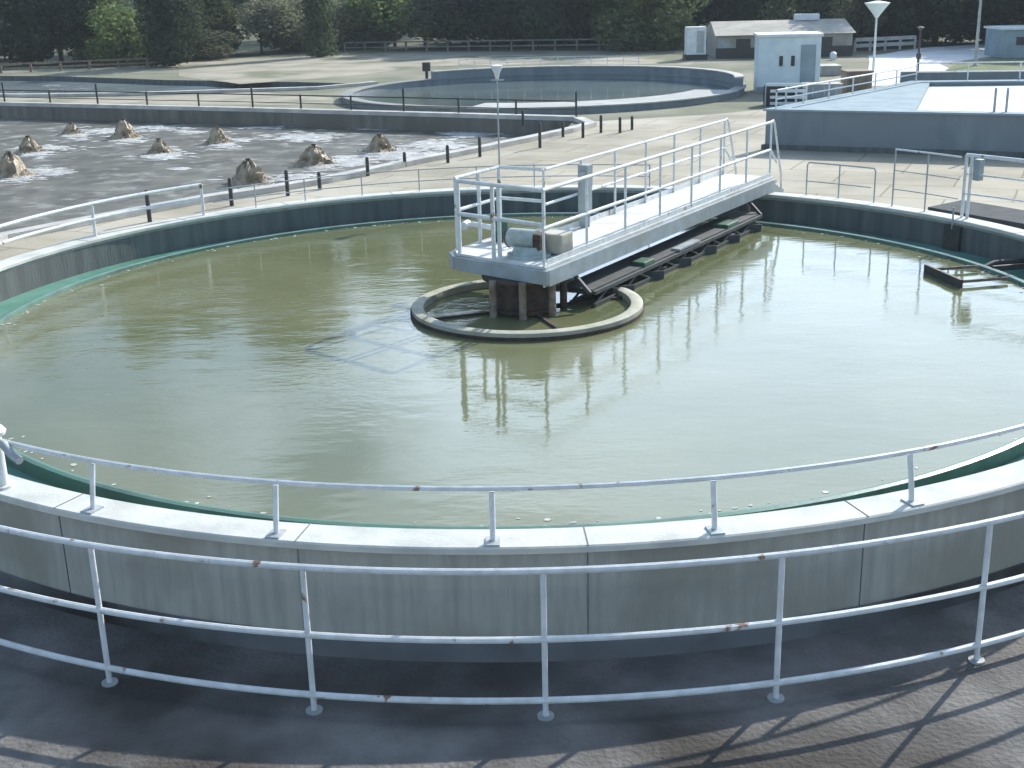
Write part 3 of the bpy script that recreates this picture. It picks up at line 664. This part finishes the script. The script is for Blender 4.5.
MB().lathe([(T2R-.33,.54),(T2R-.33,.80),(T2R-.05,.80),(T2R-.05,.54)], c=T2C, a0=-12, a1=128, n=48).build('parapet','brickblue', T2)
MB().lathe([(T2R-.36,.802),(T2R-.36,.84),(T2R-.02,.84),(T2R-.02,.802)], c=T2C, a0=-12, a1=128, n=48).build('parapet_cap','kerb', T2)
o = MB().lathe([(.01,.30),(T2R-.29,.30)], c=T2C, n=64, close_prof=False).build('far_tank_water','tankwater2'); tag(o, 'dark water in the far round tank', kind='structure')
t = thing('far_tank_railing', 'pale thin railing on the back wall of the far round tank', 'railing', (T2C[0],T2C[1]+T2R,.84))
for zz,nm in ((1.2,'top_rail'),(1.02,'middle_rail')): MB().tube(circ(T2R-.2,55,118,30,T2C,zz), .014, 6).build(nm,'rail',t)
for k in range(12):
    a = 55+63*k/11; MB().cyl((T2C[0]+(T2R-.2)*math.cos(R(a)), T2C[1]+(T2R-.2)*math.sin(R(a)), .835), .016, .37, 6).build('post','rail',t)
q = at(427,80,GZ+.0)
t = thing('dark_hatch_box', 'small dark box on a stand at the left shoulder of the far round tank', 'box', q)
MB().box(q+Vector((0,0,.55)), (.34,.3,.36), bev=.02).build('case','darkpost',t); MB().box(q+Vector((0,0,.18)), (.12,.12,.36)).build('stand','darkpost',t)

# ------------------------------------------------------------------ right raised tank
RT_ = [(5.85,13.5),(18.5,7.7),(24,18),(11.3,20.2)]
G = thing('raised_tank', 'raised rectangular tank with blue-grey concrete wall and white foamy surface behind the apron at right', 'tank', (*RT_[0],GZ))
def inset(poly, d):
    n=len(poly); out=[]
    cx=sum(p[0] for p in poly)/n; cy=sum(p[1] for p in poly)/n
    for i in range(n):
        a=Vector(poly[i-1]); b_=Vector(poly[i]); c_=Vector(poly[(i+1)%n])
        e1=(b_-a).normalized(); e2=(c_-b_).normalized()
        n1=Vector((-e1.y,e1.x)); n2=Vector((-e2.y,e2.x))
        k=(n1+n2); k=k/(1+n1.dot(n2)); out.append(tuple(b_+k*d))
    return out
def ringwall(poly, wd, z0, z1, nm, mt, par):
    inn=inset(poly,wd); b=MB(); n=len(poly)
    q=[[b.bm.verts.new((*p,z)) for p in pl] for pl,z in ((poly,z0),(poly,z1),(inn,z1),(inn,z0))]
    for i in range(n):
        j=(i+1)%n
        for k in range(4): b.bm.faces.new((q[k][i],q[k][j],q[(k+1)%4][j],q[(k+1)%4][i]))
    return b.build(nm,mt,par)
ringwall(RT_, .35, GZ, 1.20, 'tank_wall','brickblue', G)
ringwall(inset(RT_,-.05), .42, 1.202, 1.245, 'coping','bluebox', G)
ringwall(inset(RT_,-.06), .065, GZ+.005, GZ+.12, 'plinth','innerwall', G)
pp = inset(RT_,.34)
o = MB().sheet([pp[0],pp[1],pp[2],pp[3]], [], 1.12).build('tank_foam','foamwater'); tag(o, 'white foam-covered surface of the raised tank', kind='structure')
# slab over its left corner
sl_ = [pp[0], tuple(Vector(pp[0]).lerp(Vector(pp[1]),.22)), tuple(Vector(pp[3]).lerp(Vector(pp[2]),.02)), pp[3]]
MB().prism(sl_, 1.13, 1.225).build('cover_slab','bluebox', G)
t = thing('raised_tank_railing', 'thin white railing along the left and back edges of the raised tank', 'railing', (*RT_[3],1.245))
L3 = inset(RT_,.15)
def seg_rail(a, c_, zb, hh, n_, par, rad=.022, mt='rail', mid=True):
    a=Vector((*a,0)); c_=Vector((*c_,0))
    MB().tube([a+Vector((0,0,zb+hh)), c_+Vector((0,0,zb+hh))], rad, 8).build('top_rail',mt,par,smooth=True)
    if mid: MB().tube([a+Vector((0,0,zb+hh*.5)), c_+Vector((0,0,zb+hh*.5))], rad*.8, 8).build('middle_rail',mt,par,smooth=True)
    for k in range(n_+1):
        q=a.lerp(c_,k/n_); MB().cyl(q+Vector((0,0,zb)), rad, hh, 8).build('post',mt,par,smooth=True)
seg_rail(L3[0], L3[3], 1.245, .42, 6, t, .02)
seg_rail(L3[3], L3[2], 1.245, .5, 9, t, .018)
t = thing('twin_posts', 'pair of thin grey upright pipes on the front edge of the raised tank at right', 'pipes', at(995,113,1.245))
for x in (994,1006):
    q = at(x,112,1.245); b = MB(); b.cyl(q,.03,hgt(q,88)-1.245,8); b.build('pipe','railgrey',t,smooth=True)
a_ = at(990,113,1.3); c_ = at(1060,118,1.3)
# parked hatch on its top right
# second low wall behind the raised tank
q0, q1 = at(900,84,GZ), at(1100,82,GZ)
o = MB().bar(q0+Vector((0,0,.22)), q1+Vector((0,0,.22)), .3, .44, .02).build('low_wall','brickblue', loc=q0); tag(o,'low blue-grey wall between the raised tank and the grass','wall')

# ------------------------------------------------------------------ hut, crates, buildings
q0, q1 = at(757,94,GZ), at(819,93,GZ); ctr=(q0+q1)/2; wd=(q1-q0).length; top=hgt(ctr,37)
ax=(q1-q0).normalized(); az=math.atan2(ax.y,ax.x); back=Vector((-ax.y,ax.x,0))
H = thing('equipment_hut', 'pale blue box-shaped hut with two small dark vents in its front, beside the far tank', 'hut', ctr)
cc=ctr+back*.8
MB().box(cc+Vector((0,0,(top-GZ)/2)), (wd,1.6,top-GZ), rz=az, bev=.02).build('body','cabinet',H)
MB().box(cc+Vector((0,0,top-GZ+.05)), (wd+.12,1.75,.10), rz=az, bev=.02).build('roof','white',H)
for k in (-.28,.12): MB().box(ctr+ax*k-back*.012+Vector((0,0,(top-GZ)*.58)), (.12,.03,.34), rz=az).build('vent','dark',H)
MB().box(ctr+ax*(wd*.30)-back*.012+Vector((0,0,(top-GZ)*.46)), (.5,.03,(top-GZ)*.80), rz=az).build('door','bluebox',H)
MB().box(ctr+ax*0-back*.02+Vector((0,0,.12)), (wd+.04,.06,.24), rz=az).build('plinth','concrete',H)
# steps with slatted guard in front of the hut
q0,q1 = at(766,106,GZ), at(806,106,GZ); ctr=(q0+q1)/2; wd=(q1-q0).length
Z = thing('slatted_rack', 'pale slatted metal rack with dark gaps standing in front of the blue hut', 'rack', ctr)
htot = hgt(ctr,84)-GZ
b=MB()
for k in range(4): b.bar(q0+Vector((0,0,.08+k*(htot-.1)/3)), q1+Vector((0,0,.08+k*(htot-.1)/3)), .05,.09)
b.build('slats','cabinet',Z)
for k in range(5):
    p=q0.lerp(q1,k/4); MB().box(p+Vector((0,.05,htot/2)), (.06,.05,htot)).build('upright','cabinet',Z)
MB().box(ctr+Vector((0,.35,htot*.45)), (wd*.98,.5,htot*.9)).build('backing_box','dark',Z)
# dark crate right of rack
def crate(px0,px1,yb,yt,mt,lidmt,name,label,cat,dep=.8,ribs=3):
    q0,q1=at(px0,yb,GZ),at(px1,yb,GZ); ctr=(q0+q1)/2; wd=(q1-q0).length; h_=hgt(ctr,yt)-GZ
    t=thing(name,label,cat,ctr)
    MB().box(ctr+Vector((0,dep/2,h_*.46)),(wd,dep,h_*.92),bev=.02).build('body',mt,t)
    MB().box(ctr+Vector((0,dep/2,h_*.96)),(wd+.06,dep+.06,h_*.08),bev=.01).build('lid',lidmt,t)
    for k in range(ribs):
        x=-wd/2+wd*(k+.5)/ribs
        MB().box(ctr+Vector((x,-.012,h_*.45)),(.05,.03,h_*.8)).build('rib',lidmt,t)
    return t
crate(806,842,98,84,'steel','kerb','machine_cover','low grey machine cover with pale lid right of the slatted rack','machine cover')
crate(846,872,94,71,'barrel','barrel','wooden_crate','brown wooden crate standing before the white road','crate',.9)
crate(800,842,76,66,'bwall','kerb','storage_box','small grey storage box with pale lid right of the blue hut','box',1.2)
# little white objects
for i,(x,y) in enumerate([(808,66),(833,60),(775,76)]):
    q=at(x,y,GZ); b=MB(); b.tube([q,q+Vector((0,0,.3)),q+Vector((0,0,.38))],[.16,.16,.06],12)
    tag(b.build('water_drum','white',loc=q,smooth=True), ['small white drum near the right corner of the blue hut','small white drum standing before the brown-roofed building','small white drum half hidden by the left end of the blue hut'][i] if i<2 else 'small white drum in front of the brown-roofed building, left', 'drum', 'small white drums behind the blue hut') if i<2 else bpy.data.meshes and b.bm.free()
# brown-roofed building
q0,q1=at(716,59,GZ),at(852,56,GZ); ax=(q1-q0).normalized(); az=math.atan2(ax.y,ax.x); back=Vector((-ax.y,ax.x,0)); wd=(q1-q0).length; ctr=(q0+q1)/2
BH = thing('brown_roof_building','long low building with brown pitched roof in front of the trees','building',ctr)
ev=hgt(ctr,33)-GZ; rg=hgt(ctr+back*2.6,20)-GZ
b=MB(); b.box(ctr+back*2.6+Vector((0,0,ev/2)),(wd,5,ev),rz=az); wl=b.build('wall','bwall',BH)
b=MB()
def rp(u_,v_,z_): return ctr+ax*u_+back*v_+Vector((0,0,z_))
hw=wd/2+.08
vs_=[b.bm.verts.new(rp(*p)) for p in ((-hw,-.3,ev-.05),(hw,-.3,ev-.05),(hw,5.5,ev-.05),(-hw,5.5,ev-.05),(-hw+.02,2.6,rg),(hw-.02,2.6,rg))]
for f in ((0,1,5,4),(1,2,5),(2,3,4,5),(3,0,4),(0,3,2,1)): b.bm.faces.new([vs_[k] for k in f])
rf=b.build('roof','roof',BH)
MB().box(rp(wd*.22,2.6,rg+.12),(1.2,.6,.3),rz=az,bev=.02).build('roof_vent','white',BH)
MB().box(rp(0,.06,.25),(wd+.02,.1,.5),rz=az).build('plinth','dark',BH)
for u_ in (-.30,-.12,.08,.3):
    w1=MB().box(rp(wd*u_,.09,ev*.6),(.7,.04,ev*.4),rz=az).build('window','dark',BH)
    MB().box(rp(wd*u_,.06,ev*.38),(.8,.08,.05),rz=az).build('sill','kerb',w1)
MB().box(rp(wd*-.44,.09,ev*.45),(.6,.05,ev*.85),rz=az).build('door','steel',BH)
# pale box left of it
q=at(696,60,GZ); hh=hgt(q,27)-GZ
t=thing('pale_kiosk','pale grey box-shaped kiosk at the left end of the brown-roofed building','kiosk',q)
MB().box(q+Vector((0,.4,hh*.58)),(.95,.8,hh*.84),bev=.02).build('body','white',t); MB().box(q+Vector((0,.4,hh*.08)),(1.1,.9,hh*.16)).build('base','dark',t)
MB().box(q+Vector((.2,-.01,hh*.55)),(.36,.03,hh*.66)).build('door','railgrey',t)
# blue-grey shed at right edge
q0,q1=at(1001,58,GZ),at(1075,57,GZ); ctr=(q0+q1)/2; wd=(q1-q0).length; hh=hgt(ctr,29)-GZ
t=thing('blue_shed','blue-grey metal shed with pale roof edge at the right edge by the trees','shed',ctr)
MB().box(ctr+Vector((0,1.2,hh/2)),(wd,2.4,hh)).build('wall','bluebox',t); MB().box(ctr+Vector((0,1.2,hh+.04)),(wd+.2,2.6,.1),bev=.02).build('roof','white',t)
MB().box(ctr+Vector((wd*.2,-.02,hh*.4)),(.8,.04,hh*.8)).build('door','steel',t)
MB().box(ctr+Vector((-wd*.25,-.02,hh*.6)),(.5,.04,.35)).build('window','dark',t)
lamp('lamp_post','pale lamp post with funnel-shaped head before the trees right of the brown-roofed building', 873, 74, 6, GZ, 'rail', .045, 'funnel')
lamp('lamp_post','thin dark post with a small disc on top standing on the white road', 917, 78, 29, GZ, 'darkpost', .045, 'disc')
lamp('lamp_post','tall pale lamp post rising out of the picture beside the green grass patch', 975, 66, -22, GZ, 'railgrey', .06, 'box')
# low barrier lines far back
def barrier(p0,p1,hh,label,n_,mt='railgrey',th=.18):
    a,c_=at(*p0,GZ),at(*p1,GZ); t=thing('roadside_barrier',label,'barrier',a)
    for z,nm in ((hh,'top_rail'),(hh*.5,'lower_rail')): MB().bar(a+Vector((0,0,z)),c_+Vector((0,0,z)),.06,th).build(nm,mt,t)
    for k in range(n_+1): MB().box(a.lerp(c_,k/n_)+Vector((0,.08,hh/2)),(.12,.08,hh)).build('post',mt,t)
barrier((345,53),(690,49),.6,'long grey two-bar barrier across the foot of the wooded slope',16,'barrier',.08)
barrier((855,52),(915,49),.6,'short pale barrier behind the white road',4,'kerb')
barrier((-60,76),(175,66),.45,'low brown edge rail below the dark trees at far left',8,'leg',.08)

# ------------------------------------------------------------------ trees
def crown_mesh(seed, kind, n, leaf):
    rr=random.Random(seed); bm=bmesh.new()
    lobes=[]
    if kind=='round':
        for _ in range(22):
            a=rr.uniform(0,6.28); z=rr.uniform(.14,.86); r_=rr.uniform(.05,.32)*(1-abs(z-.45)*.7); lobes.append((Vector((r_*math.cos(a),r_*math.sin(a),z)),rr.uniform(.13,.23)))
    elif kind=='cone':
        for k in range(20):
            z=.08+.86*k/19; a=rr.uniform(0,6.28); r_=.13*(1-z)*rr.uniform(.2,1.2); lobes.append((Vector((r_*math.cos(a),r_*math.sin(a),z)),.07+.17*(1-z)))
    elif kind=='shrub':
        for _ in range(14):
            a=rr.uniform(0,6.28); z=rr.uniform(.1,.75); r_=rr.uniform(.1,.42)*(1-z*.5); lobes.append((Vector((r_*math.cos(a),r_*math.sin(a),z)),rr.uniform(.16,.26)))
    else:
        for _ in range(22):
            a=rr.uniform(0,6.28); z=rr.uniform(.2,.95); r_=rr.uniform(.05,.38)*(1-abs(z-.55)*.9); lobes.append((Vector((r_*math.cos(a),r_*math.sin(a),z)),rr.uniform(.08,.17)))
    for i in range(n):
        c_,r_=lobes[rr.randrange(len(lobes))]
        d=Vector((rr.gauss(0,1),rr.gauss(0,1),rr.gauss(0,1))).normalized()
        p=c_+d*r_*rr.uniform(.55,1.08)**.6
        if p.z<.02: p.z=.02
        nrm=(d+Vector((rr.gauss(0,.6),rr.gauss(0,.6),rr.gauss(0,.6)))).normalized()
        t1=nrm.orthogonal().normalized(); t1.rotate(Matrix.Rotation(rr.uniform(0,6.28),3,nrm)); t2=nrm.cross(t1)
        s_=leaf*rr.uniform(.6,1.4)
        q=[p-t1*s_, p-t2*s_*.6+nrm*s_*.15, p+t1*s_*1.0, p+t2*s_*.6-nrm*s_*.1]
        bm.faces.new([bm.verts.new(v) for v in q])
    me=bpy.data.meshes.new('crown'); bm.to_mesh(me); bm.free(); return me
def trunk_mesh(seed, h_):
    rr=random.Random(seed); b=MB()
    pts=[Vector((rr.uniform(-.01,.01)*k,rr.uniform(-.01,.01)*k,h_*k/5)) for k in range(6)]
    b.tube(pts,[.028,.022,.019,.015,.011,.007],8)
    for k in range(6):
        z=h_*rr.uniform(.35,.85); a=rr.uniform(0,6.28)
        p0=Vector((0,0,z)); p1=p0+Vector((math.cos(a)*.14,math.sin(a)*.14,.11)); p2=p1+Vector((math.cos(a)*.10,math.sin(a)*.10,.12))
        b.tube([p0,p1,p2],[.011,.008,.004],6)
    me=bpy.data.meshes.new('trunk'); b.bm.to_mesh(me); b.bm.free(); me.materials.append(M['bark']); return me
LM={'dark':'leaf_dark','mid':'leaf_mid','light':'leaf_light','olive':'leaf_olive'}
cache={}
def get_crown(kind, col, v):
    k=(kind,col,v)
    if k not in cache:
        base=('m',kind,v)
        if base not in cache: cache[base]=crown_mesh(v*31+len(kind),kind,{'round':9000,'cone':7000,'shrub':5500,'loose':7000}[kind],{'round':.021,'cone':.016,'shrub':.025,'loose':.017}[kind])
        me=cache[base].copy(); me.materials.clear(); me.materials.append(M[LM[col]]); cache[k]=me
    return cache[k]
trunks=[trunk_mesh(s_,.8) for s_ in range(3)]
trees=[]
def tree(q, h_, wd, kind, col, v=0, name='tree'):
    trees.append((q,h_,wd,kind,col,v,name))
def ptree(px,yb,h_,wd,kind,col,v=0,name='tree'): tree(at(px,yb,GZ),h_,wd,kind,col,v,name)
# front row: the ones one can tell apart
ptree(-45,64,7,7,'round','dark',1); ptree(28,66,5.6,5.2,'round','dark',0); ptree(62,64,5.0,4.6,'round','dark',1)
ptree(98,62,4.9,4.6,'round','light',0); ptree(126,64,3.2,4.2,'shrub','light',0,'shrub'); ptree(172,66,4.4,4.4,'round','dark',2)
ptree(218,56,3.6,3.4,'round','mid',0)
ptree(262,54,3.4,4.6,'shrub','olive',1,'shrub'); ptree(320,57,6.5,3.6,'cone','dark',0); ptree(300,50,3.2,4.4,'shrub','olive',0,'shrub')
ptree(360,48,3.0,5.5,'shrub','olive',0,'shrub'); ptree(395,48,4.4,5.5,'shrub','light',1,'shrub'); ptree(425,48,3.2,5.5,'shrub','olive',1,'shrub'); ptree(450,46,4.5,5,'round','mid',1)
ptree(490,47,6,7,'round','dark',0); ptree(540,47,7,7,'round','dark',2); ptree(580,46,6,6,'round','mid',1); ptree(612,47,6.6,5,'round','light',1)
ptree(655,50,4.8,5,'shrub','mid',0,'shrub'); ptree(690,40,8,7,'round','dark',1); ptree(735,37,8,8,'round','dark',0); ptree(780,37,9,8,'loose','mid',1)
ptree(825,40,8,7,'round','mid',2); ptree(858,48,4.6,4.2,'loose','olive',0); ptree(896,46,6.5,5.5,'round','dark',1); ptree(935,44,6.5,6,'round','dark',0)
ptree(985,44,6.5,6,'loose','mid',2); ptree(1030,46,6.5,6,'round','dark',1); ptree(1075,50,6,6,'round','dark',0)
ptree(-110,66,8,7,'round','dark',2)
for px_,h__,w__,c__ in ((5,2.2,5,'dark'),(110,1.8,4,'light'),(196,1.8,4.5,'olive'),(475,2.2,5,'dark'),(520,2.4,5,'dark'),(560,2.4,5,'mid'),(600,2.2,5,'dark'),(640,2.2,5,'mid'),(880,2.4,5,'dark'),(915,2.6,5,'dark'),(955,2.6,5,'dark'),(1000,2.8,5,'mid')):
    ptree(px_,(60 if px_<200 else 43),h__,w__,'shrub',c__,int(px_)%2,'shrub')
# second and third rows up the slope
for i in range(15):
    px=-140+i*47+rnd.uniform(-12,12); q=at(px,40,GZ); 
    q=Vector((q.x*1.0,(112 if px<470 else 92)+rnd.uniform(-4,8),0)); q.x=CAM.x+(px-522)/FPX*(q.y-CAM.y)
    q.z=GZ+hillh(q.x,q.y)-.2
    tree(q,rnd.uniform(22,27),rnd.uniform(12,15),rnd.choice(['round','loose','round']),rnd.choice(['light','mid','olive','olive']),rnd.randrange(3))
for i in range(18):
    px=-20+i*27+rnd.uniform(-12,12); y=rnd.uniform(79,99); x=(px-522)/FPX*(y-CAM.y)
    tree(Vector((x,y,GZ+hillh(x,y)-.15)),rnd.uniform(1.4,3.4),rnd.uniform(2.5,5.5),'shrub',rnd.choice(['light','mid','olive','dark']),rnd.randrange(2),'shrub')
for i in range(13):
    px=560+i*46+rnd.uniform(-12,12); y=88+rnd.uniform(-4,8); x=(px-522)/FPX*(y-CAM.y)
    tree(Vector((x,y,GZ+hillh(x,y)-.2)),rnd.uniform(7.5,10),rnd.uniform(7,9),rnd.choice(['round','round','loose']),'dark' if i>7 else rnd.choice(['light','mid','olive']),rnd.randrange(3))
trees.sort(key=lambda t_: (t_[0].y > 78, (t_[0].x)/(t_[0].y+16.5)))
cnt={}
cw={'dark':'dark','mid':'mid green','light':'pale yellow-green','olive':'dull olive'}; kw={'round':'rounded dense','cone':'narrow conical','shrub':'low bushy','loose':'loose-leaved'}
for q,h_,wd,kind,col,v,name in trees:
    if q.y<78: wd*=1.1; h_*=1.05
    row='back' if q.y>78 else 'front'; cnt[row]=cnt.get(row,0)+1
    w_='of the front row of greenery' if row=='front' else 'of the greenery up the slope'
    t=thing(name,'%s %s %s, %s from the left %s' % (kw[kind],cw[col],name,ORD[cnt[row]-1],w_),name,q,'trees and shrubs in the '+row+' row',rz=rnd.uniform(0,6.28))
    c_=bpy.data.objects.new('crown',get_crown(kind,col,v)); C.objects.link(c_); c_.parent=t; c_.scale=(wd/.9,wd/.9,h_)
    k_=bpy.data.objects.new('trunk' if name=='tree' else 'stem',trunks[v%3]); C.objects.link(k_); k_.parent=t; k_.scale=(h_,h_,h_*(1 if kind!='shrub' else .7))
fin()
# ------------------------------------------------------------------ air
hm = bpy.data.materials.new('haze'); hm.use_nodes = True; t_ = hm.node_tree; t_.nodes.clear()
pv = t_.nodes.new('ShaderNodeVolumePrincipled'); pv.inputs['Color'].default_value = (.80,.90,.98,1); pv.inputs['Density'].default_value = .0005; pv.inputs['Anisotropy'].default_value = .1
ho = t_.nodes.new('ShaderNodeOutputMaterial'); t_.links.new(pv.outputs[0], ho.inputs['Volume'])
M['haze'] = hm
tag(MB().box((0,645,40), (2420,1950,84)).build('haze','haze'), 'thin pale haze in the air over the works', kind='stuff')
fin()
